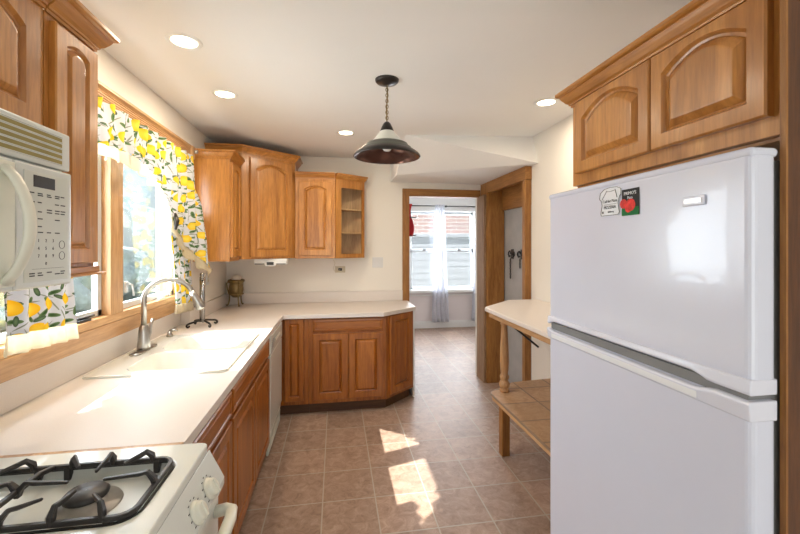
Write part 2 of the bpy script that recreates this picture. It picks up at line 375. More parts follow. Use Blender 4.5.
# back room
mb = MB(); W2 = [(1.33, 1.93), (1.98, 2.62)]
mb.box(.30, 1.33, 7.1, 7.22, 0, CH); mb.box(1.33, 2.62, 7.1, 7.22, 0, .70); mb.box(1.33, 2.62, 7.1, 7.22, 2.17, CH); mb.box(2.62, 3.9, 7.1, 7.22, 0, CH)
struct(mb.build('wall_far', 'wall_cool'))
struct(box(.30, .42, 4.441, 7.099, 0, CH-.001).build('wall_side', 'wall_cool'))
struct(box(3.70, 3.82, 4.441, 7.099, 0, CH-.001).build('wall_east', 'wall_cool'))
mb = MB(); mb.box(.425, 3.695, 7.078, 7.099, 0, .10); mb.box(.425, 3.695, 7.084, 7.099, .10, .13)
struct(mb.build('baseboard_far', 'trimw', bevel=.003))
mb = MB(); mb.box(.425, 3.695, 7.07, 7.099, .60, .625); struct(mb.build('trim_9', 'trimw', bevel=.004))
wf = MB()
for x0, x1 in ((1.25, 1.36), (1.90, 2.01), (2.59, 2.70)): wf.box(x0, x1, 7.06, 7.21, .72, 2.17)
wf.box(1.22, 2.73, 7.05, 7.21, 2.17, 2.42); wf.box(1.20, 2.75, 7.02, 7.21, .66, .72)
wf = struct(wf.build('window_2', 'trimw', bevel=.004))
for x0, x1 in ((1.36, 1.90), (2.01, 2.59)):
    for z0, z1, y in ((.72, 1.45, 7.12), (1.43, 2.17, 7.16)):
        q = MB(); q.box(x0, x0+.04, y, y+.03, z0, z1); q.box(x1-.04, x1, y, y+.03, z0, z1); q.box(x0, x1, y, y+.03, z0, z0+.045); q.box(x0, x1, y, y+.03, z1-.045, z1)
        sa = q.build('sash', 'alframe', wf, bevel=.003)
        box(x0+.038, x1-.038, y+.012, y+.017, z0+.04, z1-.04).build('pane', 'glass', sa)
    xc = (x0+x1)/2
    MB().box(xc-.03, xc+.03, 7.095, 7.12, 1.44, 1.475).build('window_latch', 'grey', wf, bevel=.004)
rod = thing('curtain_rod', 'thin dark curtain rod across the far room windows', 'curtain rod', (1.9, 7.022, 2.27))
MB().tube([(-.75, 0, 0), (.80, 0, 0)], .009).build('rod', 'black', rod)
for sx in (-.75, .12, .80): MB().box(sx-.012, sx+.012, -.012, .05, -.02, .015).build('bracket', 'black', rod, bevel=.003)
def drape(name, x0, x1, xb0, xb1, y, z0, z1, folds, amp, mat):
    nx, nz = 60, 24; vs = []
    for j in range(nz+1):
        t = j/nz; z = z1+(z0-z1)*t; a = x0+(xb0-x0)*t; b_ = x1+(xb1-x1)*t
        for i in range(nx+1):
            u = i/nx; vs.append((a+(b_-a)*u, y+amp*(.5+.5*t)*sin(u*folds*2*pi+.5*sin(3*t))-.3*amp*t, z))
    fs = [(j*(nx+1)+i, j*(nx+1)+i+1, (j+1)*(nx+1)+i+1, (j+1)*(nx+1)+i) for j in range(nz) for i in range(nx)]
    return MB().add(vs, fs, True).build(name, mat, recalc=False, solid=.002)
tag(drape('sheer_curtain', 1.80, 1.98, 1.74, 2.07, 6.985, .13, 2.29, 4, .028, 'sheer'), 'white sheer curtain gathered between the two far windows', 'curtain')
tag(drape('sheer_curtain', 2.60, 2.70, 2.50, 2.72, 6.985, .13, 2.29, 3, .025, 'sheer'), 'white sheer curtain at the right edge of the far windows, beside the wood post', 'curtain')
# red cloth just inside the doorway
t = thing('hanging_cloth', 'narrow red cloth with dark hangers just inside the left edge of the doorway', 'cloth', (.84, 4.47, 2.02))
vs = []; nz = 16
for j in range(nz+1):
    tt = j/nz
    for i in range(9):
        u = i/8; wdt = .075-.02*sin(tt*pi*2)
        vs.append((-.03+wdt*u, .02+.012*sin(u*8+tt*2), -.38*tt))
MB().add(vs, [(j*9+i, j*9+i+1, (j+1)*9+i+1, (j+1)*9+i) for j in range(nz) for i in range(8)], True).build('cloth', 'red', t, recalc=False, solid=.006)
for z in (-.16, -.37): MB().tube([(-.03, .02, z), (.085, .02, z), (.09, .02, z+.015)], .006).build('hanger', 'black', t)

# outside: lawn, hedge, trees, neighbouring houses
struct(box(-22, 24, -14, 26, -.7, -.4).build('ground', 'grass'))
tb = thing('brick_house', 'pinkish brick house with white lower siding seen through the far windows', 'house', (3.2, 11.2, -.4))
box(-4, 5, .0, 4, 2.28, 5.2).build('brick_wall', 'brick', tb)
mb = MB()
for k in range(12): mb.add([(-4, -.006, k*.19), (5, -.006, k*.19), (5, 0, (k+1)*.19), (-4, 0, (k+1)*.19)], [(0, 1, 2, 3)])
mb.box(-4, 5, .0, 4, 0, 2.28); mb.box(-4, 5, -.06, 4, 2.2, 2.3); mb.build('siding', 'siding2', tb)
box(.6, 1.5, -.04, .02, 3.2, 4.4).build('window', 'siding2', tb)
def blob(name, c, r, mat, seed, sub=4, amp=.22, flat=1):
    bm = bmesh.new(); bmesh.ops.create_icosphere(bm, subdivisions=sub, radius=1); rnd = random.Random(seed)
    ph = [(Vector((rnd.gauss(0, 1), rnd.gauss(0, 1), rnd.gauss(0, 1))).normalized(), rnd.uniform(3, 11), rnd.uniform(0, 6)) for _ in range(26)]
    for v in bm.verts:
        d = sum(sin(v.co.dot(a)*f+p) for a, f, p in ph)/8
        v.co *= 1+amp*d; v.co.x *= r[0]; v.co.y *= r[1]; v.co.z *= r[2]
    for f in bm.faces: f.smooth = False
    me = bpy.data.meshes.new(name); bm.to_mesh(me); bm.free(); me.materials.append(M[mat])
    o = bpy.data.objects.new(name, me); COL.objects.link(o); o.location = c; return o
for i, (x, y, h, lab) in enumerate([(-6.6, 5.0, 1.5, 'pale green rounded shrub outside the sink window, left of the mullion'), (-7.6, 10.2, 1.7, 'pale green shrub outside the sink window, right of the mullion'), (-8.4, 15.6, 1.8, 'green bush seen at the right edge of the sink window')]):
    tr = thing('garden_shrub', lab, 'shrub', (x, y, -.4))
    cr = blob('foliage', (0, 0, h*.62), (1.5, 1.7, h*.62), 'leaf', 5+i); cr.parent = tr
    MB().tube([(0, 0, -.02), (.05, 0, h*.5)], [.09, .05]).build('stem', 'bark', tr)
hs = thing('neighbour_house', 'pale washed-out neighbouring house beyond the sink window', 'house', (-11.5, 10, -.4))
mb = MB()
for k in range(16): mb.add([(0, -9, k*.2), (0, 12, k*.2), (-.02, 12, (k+1)*.2), (-.02, -9, (k+1)*.2)], [(0, 1, 2, 3)])
mb.box(-4, -.02, -9, 12, 0, 3.2); mb.build('siding', 'siding', hs)
mb = MB().prism_axis([(.4, 3.2), (-4.4, 3.2), (-2, 4.6)], -9.3, 12.3, 'y'); mb.build('roof', 'grey', hs)
for y in (-4, 0, 4): box(-.02, .05, y, y+1, 1.2, 2.4).build('window', 'alframe', hs)

# ------------------------------------------------------------------ kitchen window
wn = MB()
Y0, Y1, ZS, ZT = 1.42, 3.18, 1.165, 2.20
wn.box(-1.30, -1.135, Y0, Y0+.05, ZS, ZT); wn.box(-1.30, -1.135, Y1-.05, Y1, ZS, ZT); wn.box(-1.225, -1.150, 2.235, 2.355, ZS, ZT); wn.box(-1.30, -1.135, Y0, Y1, ZT-.05, ZT)
window = struct(wn.build('window_1', 'pine', bevel=.003))
box(-1.32, -1.15, Y0-.05, Y1+.03, 1.125, ZS).build('window_sill', 'pine_y', window, bevel=.004)
box(-1.200, -1.150, 1.305, 3.245, 1.042, 1.124).build('apron', 'pine_y', window, bevel=.003)
box(-1.150, -1.112, 3.181, 3.262, 1.10, 2.20).build('casing', 'pine', window, bevel=.004)
box(-1.150, -1.112, 1.335, 1.419, 1.10, 2.20).build('casing', 'pine', window, bevel=.004)
for a, b_ in ((Y0+.05, 2.234), (2.356, Y1-.05)):
    q = MB(); x0, x1 = -1.222, -1.192
    q.box(x0, x1, a, a+.035, ZS, ZT-.05); q.box(x0, x1, b_-.035, b_, ZS, ZT-.05); q.box(x0, x1, a, b_, ZS, ZS+.035); q.box(x0, x1, a, b_, ZT-.085, ZT-.05)
    sa = q.build('sash', 'alframe', window, bevel=.004)
    box(-1.209, -1.205, a+.03, b_-.03, ZS+.03, ZT-.08).build('pane', 'glass', sa)
q = MB(); q.box(-1.135, -1.123, 2.33, 2.35, 1.27, 1.33); q.tube([(-1.123, 2.34, 1.32), (-1.10, 2.345, 1.31), (-1.095, 2.35, 1.25)], .005); q.build('window_latch', 'alframe', window)
q = MB(); q.box(-1.20, -1.16, 2.0, 2.09, ZS, ZS+.012); q.tube([(-1.18, 2.02, ZS+.016), (-1.165, 2.12, ZS+.02)], .006); q.build('crank', 'black', window)
q = MB(); q.box(-1.20, -1.16, 2.83, 2.90, ZS, ZS+.014); q.tube([(-1.18, 2.85, ZS+.016), (-1.15, 2.94, ZS+.03), (-1.15, 2.95, ZS+.01)], .006); q.build('crank', 'alframe', window)

# ribbed cornice board above the curtain
cn = thing('window_cornice', 'ribbed honey wood cornice board over the lemon curtain', 'cornice', (WL, 1.32, 2.20))
prof = [(0, 0)]
for k in range(5):
    z = .012*k; prof += [(.034, z+.001), (.038, z+.005), (.034, z+.010)]
prof += [(.040, .064), (.050, .072), (.050, .085), (0, .085)]
pts = [(p[0]+.002, p[1]) for p in prof]
n = len(pts); L_ = 1.85
mb = MB().add([(x, 0, z) for x, z in pts]+[(x, L_, z) for x, z in pts], [tuple(range(n)), tuple(range(n, 2*n))[::-1]]+[((i+1) % n, i, n+i, n+(i+1) % n) for i in range(n)])
mb.build('moulding', 'pine_y', cn)
MB().box(.002, .058, L_, L_+.055, -.01, .085).build('corner_block', 'pine', cn, bevel=.004)
MB().sphere((.072, L_+.035, .045), (.016,)*3).build('knob', 'nickel', cn)

# ------------------------------------------------------------------ lemon curtain
def interp(pts, t):
    ds = [0]
    for a, b_ in zip(pts, pts[1:]): ds.append(ds[-1]+math.dist(a, b_))
    d = t*ds[-1]
    for i in range(len(pts)-1):
        if d <= ds[i+1] or i == len(pts)-2:
            k = (d-ds[i])/(ds[i+1]-ds[i]); return [pts[i][q]+(pts[i+1][q]-pts[i][q])*k for q in range(len(pts[0]))]
def sheet(top, bot, nx, nz, xf, name, mat, parent):
    vs = []
    for j in range(nz+1):
        for i in range(nx+1):
            u, t = i/nx, j/nz; a = interp(top, u); b_ = interp(bot, u)
            y = a[0]+(b_[0]-a[0])*t; z = a[1]+(b_[1]-a[1])*t
            vs.append((xf(u, t, y, z), y, z))
    return MB().add(vs, [(j*(nx+1)+i, j*(nx+1)+i+1, (j+1)*(nx+1)+i+1, (j+1)*(nx+1)+i) for j in range(nz) for i in range(nx)], True).build(name, mat, parent, recalc=False, solid=.0015)
cu = thing('lemon_curtain', 'white swag curtain printed with yellow lemons and green leaves, hung over the sink window', 'curtain', (0, 0, 0))
hemR = [(1.98, 1.930), (2.10, 1.940), (2.226, 1.943), (2.34, 1.935), (2.443, 1.913), (2.53, 1.87), (2.611, 1.815), (2.69, 1.74), (2.757, 1.66), (2.86, 1.575), (3.0, 1.46), (3.215, 1.29)]
hemL = [(1.36, 1.30), (1.45, 1.48), (1.55, 1.60), (1.65, 1.74), (1.78, 1.86), (1.90, 1.915)]
hem = hemL+hemR
def shift(p, d):
    out = []
    for i, q in enumerate(p):
        a = p[max(0, i-1)]; b_ = p[min(len(p)-1, i+1)]; l = math.dist(a, b_); nx_, nz_ = -(b_[1]-a[1])/l, (b_[0]-a[0])/l
        out.append((q[0]+nx_*d, q[1]+nz_*d))
    return out
up = shift(hem, .065)
top = [(1.40+(3.13-1.40)*i/20, 2.203) for i in range(21)]
xf = lambda u, t, y, z: -1.075+.018*sin(y*55+3*t)*(1-.4*t)+.008*sin(y*131)+max(0, u-.88)*.95*t
sheet(top, up, 260, 30, xf, 'swag', 'lemon', cu)
wob = [(y, z+.010*sin(y*70)) for y, z in [interp(hem, i/120) for i in range(121)]]
xh = lambda u, t, y, z: -1.072+.010*sin(y*60)*(.6+t)+max(0, u-.88)*.95
sheet([interp(up, i/120) for i in range(121)], wob, 260, 4, xh, 'ruffle', 'hem', cu)
# tails hanging at both sides
for Yt0, Yt1, Yb0, Yb1, zt, zb, xo in ((2.78, 3.17, 2.92, 3.23, 1.80, 1.115, -1.098), (1.46, 1.83, 1.50, 1.86, 1.75, 1.215, -1.098)):
    f = lambda u, t, y, z, xo=xo: xo+.012*sin(u*24+2*t)
    sheet([(Yt0, zt), (Yt1, zt)], [(Yb0, zb), (Yb1, zb-.02)], 70, 24, f, 'tail', 'lemon', cu)
    f2 = lambda u, t, y, z, xo=xo: xo+.012*sin(u*24+2)+.006*sin(u*60)*t
    sheet([(Yb0, zb), (Yb1, zb-.02)], [(Yb0-.01, zb-.065), (Yb1+.02, zb-.09)], 70, 4, f2, 'ruffle', 'hem', cu)
MB().tube([(-1.05, 2.79, 1.74), (-1.035, 2.775, 1.69), (-1.04, 2.765, 1.63)], [.006, .018, .008], 8).build('tieback_clip', 'bronze', cu)

# ------------------------------------------------------------------ cabinet parts
def door_loop(x0, x1, z0, z1, rise, K=14, ins=0):
    """closed outline: bottom edge, right side, top (arched by rise), left side"""
    x0 += ins; x1 -= ins; z0 += ins; z1 -= ins
    pts = [(x0, z0), (x1, z0), (x1, z1-rise)]
    for k in range(1, K):
        u = k/K; x = x1+(x0-x1)*u; pts.append((x, z1-rise+rise*max(0, 1-(2*u-1)**2)))
    pts.append((x0, z1-rise)); return pts
def make_door(parent, x, z, w_, h, mat='maple', rise=0, frame=.055, t=.02, handle=None, xm=None):
    o_out = [door_loop(0, w_, 0, h, 0, ins=i) for i in (0, 0, .004)]
    fr = frame
    if rise: rise = .17*(w_-2*fr)
    inner = [door_loop(fr, w_-fr, fr, h-fr+(.015 if rise else 0), rise, ins=i) for i in (0, .006, .012)]
    P = lambda lp, y: [(a, y, b_) for a, b_ in lp]
    mb = MB().loft([P(o_out[0], 0), P(o_out[1], -t+.004), P(o_out[2], -t), P(inner[0], -t), P(inner[1], -t+.011), P(inner[2], -t+.013)], cap0=True, cap1=False)
    d = mb.build('door', mat, parent, loc=(x, 0, z))
    pn = [door_loop(fr, w_-fr, fr, h-fr+(.015 if rise else 0), rise, ins=i) for i in (.0125, .016, .029, .032)]
    yy = [-t+.0135, -t+.010, -t+.001, -t+.0005]
    if min(w_, h)-2*fr < .12: pn = [door_loop(fr, w_-fr, fr, h-fr+(.015 if rise else 0), rise, ins=i) for i in (.011, .014, .024, .026)]
    MB().loft([P(l, y) for l, y in zip(pn, yy)], cap0=False, cap1=True).build('raised_panel', mat, d)
    return d
def make_drawer(parent, x, z, w_, h, mat='maple_base_x', t=.02):
    P = lambda lp, y: [(a, y, b_) for a, b_ in lp]
    lp = [door_loop(0, w_, 0, h, 0, ins=i) for i in (0, 0, .006, .020, .026, .030)]
    return MB().loft([P(l, y) for l, y in zip(lp, (0, -t+.006, -t+.001, -t, -t+.004, -t+.002))], cap0=True).build('drawer_front', mat, parent, loc=(x, 0, z))
CROWN = [(0, 0), (.005, 0), (.006, .008), (.011, .009), (.012, .015), (.020, .021), (.031, .036), (.036, .045), (.036, .049), (.045, .051), (.050, .056), (.050, .067), (0, .067)]
def crown(parent, path, z, mat='maple_x', sc=1, prof=CROWN, name='crown_moulding'):
    """sweep the moulding profile along a plan path; outward is the right-hand side of travel"""
    n = len(path); mb = MB(); rings = []
    for i, p in enumerate(path):
        ds = []
        if i > 0: a = Vector(path[i])-Vector(path[i-1]); ds.append(a.normalized())
        if i < n-1: a = Vector(path[i+1])-Vector(path[i]); ds.append(a.normalized())
        ns = [Vector((d.y, -d.x)) for d in ds]
        if len(ns) == 2: m_ = (ns[0]+ns[1]).normalized(); m_ = m_/m_.dot(ns[0])
        else: m_ = ns[0]
        rings.append([(p[0]+m_.x*o*sc, p[1]+m_.y*o*sc, z+h*sc) for o, h in prof])
    k = len(prof); vs = [q for r in rings for q in r]
    fs = [(i*k+j, (i+1)*k+j, (i+1)*k+(j+1) % k, i*k+(j+1) % k) for i in range(n-1) for j in range(k)]
    fs += [tuple(range(k)), tuple((n-1)*k+j for j in range(k))[::-1]]
    return mb.add(vs, fs).build(name, mat, parent)
def carcass(w_, d, h, t=.018, toe=0, opentop=True):
    mb = MB(); mb.box(0, w_, 0, .019, toe, h)
    mb.box(0, t, .019, d, toe, h); mb.box(w_-t, w_, .019, d, toe, h); mb.box(t, w_-t, .019, d, toe, toe+t); mb.box(t, w_-t, d-t, d, toe+t, h)
    if not opentop: mb.box(t, w_-t, .019, d-t, h-t, h)
    return mb
LEFT, RIGHT = pi/2, -pi/2           # faces +X / faces -X

# base cabinets under the left counter (front plane X = -.485)
XF = -.485
def base_left(y0, y1, label, doors, nd=1, drawer=True, group=None):
    w_ = y1-y0; t = thing('base_cabinet', label, 'cabinet', (XF, y0, 0), LEFT)
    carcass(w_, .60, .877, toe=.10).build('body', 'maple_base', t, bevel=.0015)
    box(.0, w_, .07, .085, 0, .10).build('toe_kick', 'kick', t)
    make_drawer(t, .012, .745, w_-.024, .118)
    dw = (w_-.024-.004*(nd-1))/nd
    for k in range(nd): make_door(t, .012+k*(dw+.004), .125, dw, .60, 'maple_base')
    return t
base_left(1.292, 1.888, 'honey base cabinet with one drawer and door next to the stove', 1, 1)
base_left(1.890, 2.896, 'wide honey sink base cabinet with two doors under the sink', 2, 2)
# dishwasher
dw = thing('dishwasher', 'white built-in dishwasher between the sink cabinet and the corner', 'dishwasher', (XF, 2.90, 0), LEFT)
box(.004, .596, .01, .58, .10, .876).build('tub', 'appl', dw)
box(.004, .596, -.022, .008, .185, .735).build('door_panel', 'appl', dw, bevel=.006)
q = MB(); q.box(.004, .596, -.026, .008, .742, .872); q.build('control_panel', 'appl', dw, bevel=.008)
box(.18, .42, -.034, -.026, .80, .822).build('latch_handle', 'appl2', dw, bevel=.003)
q = MB()
for k in range(5): q.box(.05, .15, -.028, -.026, .775+k*.014, .782+k*.014)
q.build('vent_grille', 'grey', dw)
q = MB(); q.box(.004, .596, -.008, .008, .02, .178); q.box(.03, .57, -.014, -.008, .06, .066); q.box(.03, .57, -.014, -.008, .12, .126); q.build('kick_panel', 'appl2', dw, bevel=.003)
# corner base
YF = 3.60
cb = thing('corner_base_cabinet', 'corner base cabinet with one narrow door beside the dishwasher', 'cabinet', (-.46, YF, 0))
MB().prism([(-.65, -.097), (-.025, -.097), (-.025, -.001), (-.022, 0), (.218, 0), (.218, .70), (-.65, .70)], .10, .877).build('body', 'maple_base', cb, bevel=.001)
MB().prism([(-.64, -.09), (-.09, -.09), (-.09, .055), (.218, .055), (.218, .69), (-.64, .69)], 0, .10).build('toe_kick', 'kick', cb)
make_door(cb, .008, .135, .165, .735, 'maple_base', frame=.038)
bc = thing('base_cabinet', 'honey base cabinet on the back run with one drawer over two doors', 'cabinet', (-.24, YF, 0))
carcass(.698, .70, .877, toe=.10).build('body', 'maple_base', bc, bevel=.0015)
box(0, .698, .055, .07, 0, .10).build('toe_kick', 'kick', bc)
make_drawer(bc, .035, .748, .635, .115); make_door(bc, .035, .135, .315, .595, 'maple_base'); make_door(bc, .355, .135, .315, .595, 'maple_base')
# angled end cabinet
ec = thing('angled_end_cabinet', 'angled end base cabinet with a single door facing the doorway', 'cabinet', (.46, YF, 0))
MB().prism([(0, 0), (.305, .268), (.305, .70), (0, .70)], .10, .877).build('body', 'maple_base', ec, bevel=.002)
MB().prism([(0, .06), (.27, .30), (.27, .69), (0, .69)], 0, .10).build('toe_kick', 'kick', ec)
ang = math.atan2(.268, .305)
q = MB().box(0, .406, -.004, -.001, .10, .877); df = q.build('front_frame', 'maple_base', ec); df.rotation_euler = (0, 0, ang)
d = make_door(ec, 0, .135, .325, .735, 'maple_base'); d.rotation_euler = (0, 0, ang); d.location = (.04*cos(ang)+.004*sin(ang), .04*sin(ang)-.004*cos(ang), .135)
box(.3065, .325, .275, .70, 0, .877).build('end_panel', 'trimw', ec)

# countertop and sink
ct = MB()
hole = [(-1.015, 2.03), (-.575, 2.03), (-.575, 2.80), (-1.015, 2.80)]
ct.holed([(-1.2, 1.303), (-1.128, 1.303), (-1.128, 1.300), (-.462, 1.300), (-.462, 3.55), (.435, 3.55), (.79, 3.84), (.79, 4.318), (-1.128, 4.318), (-1.128, 3.248), (-1.2, 3.248)], [hole], .879, .915)
top_ = ct.build('countertop', 'counter', bevel=.007, seg=3)
tag(top_, 'long cream laminate worktop with clipped corner running under the window and along the back wall', 'countertop')
q = MB(); q.box(-1.20, -1.18, 1.304, 3.248, .916, 1.035); q.box(-1.127, -1.107, 3.253, 4.317, .916, 1.035); q.box(-1.18, -1.108, 3.232, 3.252, .916, 1.035); q.box(-1.106, .735, 4.297, 4.317, .916, 1.03)
bs = q.build('backsplash', 'counter', top_, bevel=.003)
q = MB()
for k in range(1): q.box(-1.125, -.465, 1.281, 1.2995, .882, .9152)
q.build('edge_strip', 'pine', top_)

sk = thing('kitchen_sink', 'white enamel double-bowl drop-in sink below the window', 'sink', (-.84, 2.41, .9155))
ox0, ox1, oy0, oy1 = -.31, .318, -.425, .425
b1 = rrect(-.165, .255, -.37, -.025, .07); b2 = rrect(-.165, .255, .025, .37, .07)
outer = rrect(ox0, ox1, oy0, oy1, .035)
q = MB().holed(outer, [b1, b2], 0.0, .010)
q.build('rim', 'enamel', sk, bevel=.004)
MB().holed(rrect(ox0-.004, ox1+.004, oy0-.004, oy1+.004, .038), [rrect(ox0+.004, ox1-.004, oy0+.004, oy1-.004, .032)], .0002, .0035).build('seal', 'appl2', sk)
for (a0, a1, c0, c1) in ((-.165, .255, -.37, -.025), (-.165, .255, .025, .37)):
    def lp(i, z, r=.07): return [(x, y, z) for x, y in rrect(a0+i, a1-i, c0+i, c1-i, max(.02, r-i*.4))]
    MB().loft([lp(0, .008), lp(.004, .001), lp(.010, -.02), lp(.022, -.15), lp(.045, -.175), lp(.10, -.18)], cap1=True, smooth=True).build('bowl', 'enamel', sk, recalc=False)
    MB().lathe([(.001, .004), (.03, .004), (.042, .006), (.045, 0)], ((a0+a1)/2, (c0+c1)/2, -.179), 24).build('drain', 'chrome', sk)

fa = thing('kitchen_faucet', 'brushed nickel gooseneck faucet with pull-down spray head behind the sink', 'faucet', (-1.085, 2.44, .927))
MB().loft([[(x, y, z) for x, y in rrect(-.028-e, .028+e, -.125-e, .125+e, .027)] for e, z in ((0, 0), (0, .006), (-.006, .010))], cap0=True).build('base_plate', 'nickel', fa)
MB().lathe([(.001, .008), (.034, .008), (.035, .02), (.031, .05), (.027, .11), (.023, .135), (.019, .14), (.016, .145)], n=28).build('body', 'nickel', fa)
arc = [(0, 0, .13), (0, 0, .28)]
Rr = .125; dx, dy = .93, .36
for k in range(1, 15):
    a = pi-pi*k/14*.90; arc.append(((Rr+Rr*cos(a))*dx, (Rr+Rr*cos(a))*dy, .285+Rr*.92*sin(a)))
MB().tube(arc, .0145, 14).build('spout', 'nickel', fa)
e = Vector(arc[-1]); dd = (Vector(arc[-1])-Vector(arc[-2])).normalized()
sp = MB().tube([e-dd*.005, e+dd*.03, e+dd*.075, e+dd*.11, e+dd*.118], [.016, .020, .026, .029, .022], 18).build('spray_head', 'nickel', fa)
MB().tube([e+dd*.07+Vector((-.018, 0, -.012)), e+dd*.09+Vector((-.022, 0, -.014))], .007, 8).build('button', 'black', sp)
hd = MB(); hd.tube([(0, .02, .07), (0, .052, .075)], [.018, .016], 14); hd.tube([(0, .05, .07), (.004, .062, .085), (.008, .07, .135), (.012, .082, .165)], [.012, .010, .008, .010], 10)
hd.build('lever_handle', 'nickel', fa)
so = thing('soap_dispenser', 'small nickel soap dispenser cap right of the faucet', 'soap dispenser', (-1.085, 2.79, .927))
MB().lathe([(.001, 0), (.021, 0), (.021, .008), (.013, .018), (.010, .035), (.001, .036)]).build('collar', 'nickel', so)
MB().tube([(0, 0, .034), (.03, .008, .040), (.045, .012, .034)], [.009, .007, .005]).build('nozzle', 'nickel', so)

# paper towel holder
ph = thing('paper_towel_holder', 'dark chrome paper towel stand with scrolled feet between the faucet and the corner', 'paper towel holder', (-1.00, 3.16, .916))
MB().tube([(0, 0, .035), (0, 0, .36)], .019, 14).build('post', 'chrome', ph)
MB().lathe([(.001, .36), (.017, .362), (.02, .37), (.012, .378), (.018, .388), (.016, .40), (.001, .408)]).build('finial', 'chrome', ph)
for k in range(4):
    a = pi/4+k*pi/2; pts = [(0, 0, .04)]
    for j in range(16):
        tt = j/15; r_ = .03+.075*min(1, tt*1.6)
        if tt < .6: pts.append((r_*cos(a), r_*sin(a), .045-.020*tt))
        else:
            b_ = (tt-.6)/.4*5; rr = .014*(1-.1*b_); pts.append(((.105+rr*sin(b_))*cos(a), (.105+rr*sin(b_))*sin(a), .017+rr*cos(b_)))
    MB().tube(pts, .0075, 8).build('scroll_foot', 'bronze', ph)
MB().tube([(.02, -.05, .04), (.03, -.075, .06), (.03, -.075, .30), (.025, -.07, .33), (.01, -.03, .35)], .006, 8).build('tension_arm', 'chrome', ph)

# bronze footed pot with candle
po = thing('footed_pot', 'brass pot on curled legs in the counter corner', 'pot', (-1.0, 4.18, .916)); po.scale = (1.12, 1.12, 1.15)
MB().lathe([(.001, .075), (.03, .078), (.052, .10), (.063, .14), (.060, .18), (.056, .20), (.070, .212), (.074, .225), (.066, .235), (.055, .225), (.050, .20), (.001, .19)], n=28).build('bowl', 'brass', po)
for k in range(3):
    a = R(-60+120*k); f = lambda r_, z: (r_*cos(a), r_*sin(a), z)
    MB().tube([f(.068, .218), f(.082, .20), f(.078, .16), f(.060, .10), f(.058, .06), f(.066, .02), f(.080, .006), f(.088, .014)], [.006, .007, .007, .007, .006, .006, .006, .005], 8).build('leg', 'brass', po)
MB().lathe([(.060, .10), (.066, .108), (.060, .116)], n=28).build('band', 'brass', po)
cn2 = MB().lathe([(.001, 0), (.040, 0), (.044, .015), (.044, .045), (.034, .06), (.018, .072), (.001, .074)], n=24).build('candle', 'candle', loc=(-1.0, 4.18, 1.160))
tag(cn2, 'rounded cream candle sitting in the brass pot', 'candle')

# ------------------------------------------------------------------ upper cabinets, left near group (front X = -.83)
XU = -.848; UD = .280
ua = thing('wall_cabinet', 'honey wall cabinet above the microwave', 'cabinet', (XU, .53, 1.846), LEFT)
carcass(.768, UD, .375, opentop=False).build('body', 'maple', ua, bevel=.001)
make_door(ua, .012, .008, .365, .345, rise=.03); make_door(ua, .382, .008, .350, .345, rise=.03)
crown(ua, [(0, -.001), (.768, -.001)], .372, sc=1.1)
ub = thing('wall_cabinet', 'tall narrow honey wall cabinet between the microwave and the lemon curtain', 'cabinet', (XU, 1.302, 1.452), LEFT)
carcass(.240, UD, .765, opentop=False).build('body', 'maple', ub, bevel=.001)
make_door(ub, .020, .012, .210, .733, rise=.035, frame=.048)
crown(ub, [(0, -.001), (.241, -.001), (.241, UD)], .762, sc=1.1)
q = MB(); q.box(0, .242, -.018, UD, -.022, 0); q.box(0, .258, -.032, UD, -.030, -.022); q.build('light_rail', 'maple_x', ub, bevel=.003)

# back-left group
u1 = thing('wall_cabinet', 'narrow wall cabinet at the end of the lemon curtain, plain side showing', 'cabinet', (XU, 3.335, 1.412), LEFT)
carcass(.322, UD, .815, opentop=False).build('body', 'maple', u1, bevel=.001)
make_door(u1, .02, .02, .285, .775, rise=.04)
crown(u1, [(0, UD), (0, -.001), (.322, -.001)], .812, sc=1.0)
box(0, .322, 0, UD, -.014, -.001).build('bottom_rail', 'maple_x', u1, bevel=.002)
u2 = thing('corner_wall_cabinet', 'tallest diagonal corner wall cabinet with one arched door', 'cabinet', (-1.128, 4.318, 1.405))
P = [(0, 0), (0, -.658), (.298, -.658), (.725, -.30), (.725, 0)]
MB().prism(P[::-1], 0, .952).build('body', 'maple', u2, bevel=.002)
a2 = math.atan2(.358, .427); Lf = math.hypot(.358, .427)
d = make_door(u2, 0, .02, .435, .905, rise=.04); d.rotation_euler = (0, 0, a2); off = .075
d.location = (.298+off*cos(a2), -.658+off*sin(a2)-.001, .02)
crown(u2, [(0, -.658), (.298, -.658), (.725, -.30), (.725, 0)], .949, sc=1.0)
u3 = thing('wall_cabinet', 'shorter honey wall cabinet with one arched door left of the open shelves', 'cabinet', (-.40, 4.0, 1.40))
carcass(.39, .316, .80, opentop=False).build('body', 'maple', u3, bevel=.001)
make_door(u3, .035, .03, .325, .74, rise=.04)
crown(u3, [(0, -.001), (.39, -.001)], .797, sc=.95)
# open angled end shelf
u4 = thing('open_end_shelf', 'small open-shelved end cabinet with two shelves beside the light switch', 'shelf', (-.009, 4.0, 1.40))
E2 = [(0, 0), (.30, .20), (.30, .316), (0, .316)]
ins = [(.015, .03), (.285, .21), (.285, .30), (.015, .30)]
MB().prism(E2, 0, .03).build('bottom', 'maple', u4); MB().prism(E2, .77, .80).build('top', 'maple', u4)
box(0, .014, .0, .316, .03, .77).build('side_panel', 'maple', u4)
box(.286, .30, .20, .316, .03, .77).build('side_panel', 'maple', u4)
box(.014, .286, .300, .316, .03, .77).build('back_panel', 'shelf_in', u4)
for z in (.255, .50): MB().prism(ins, z, z+.014).build('shelf', 'shelf_in', u4)
a3 = math.atan2(.20, .30); Ls = math.hypot(.2, .3)
q = MB(); q.box(0, .065, -.018, 0, 0, .80); q.box(Ls-.03, Ls, -.018, 0, 0, .80); q.box(.065, Ls-.03, -.018, 0, .72, .80); q.box(.065, Ls-.03, -.018, 0, 0, .045)
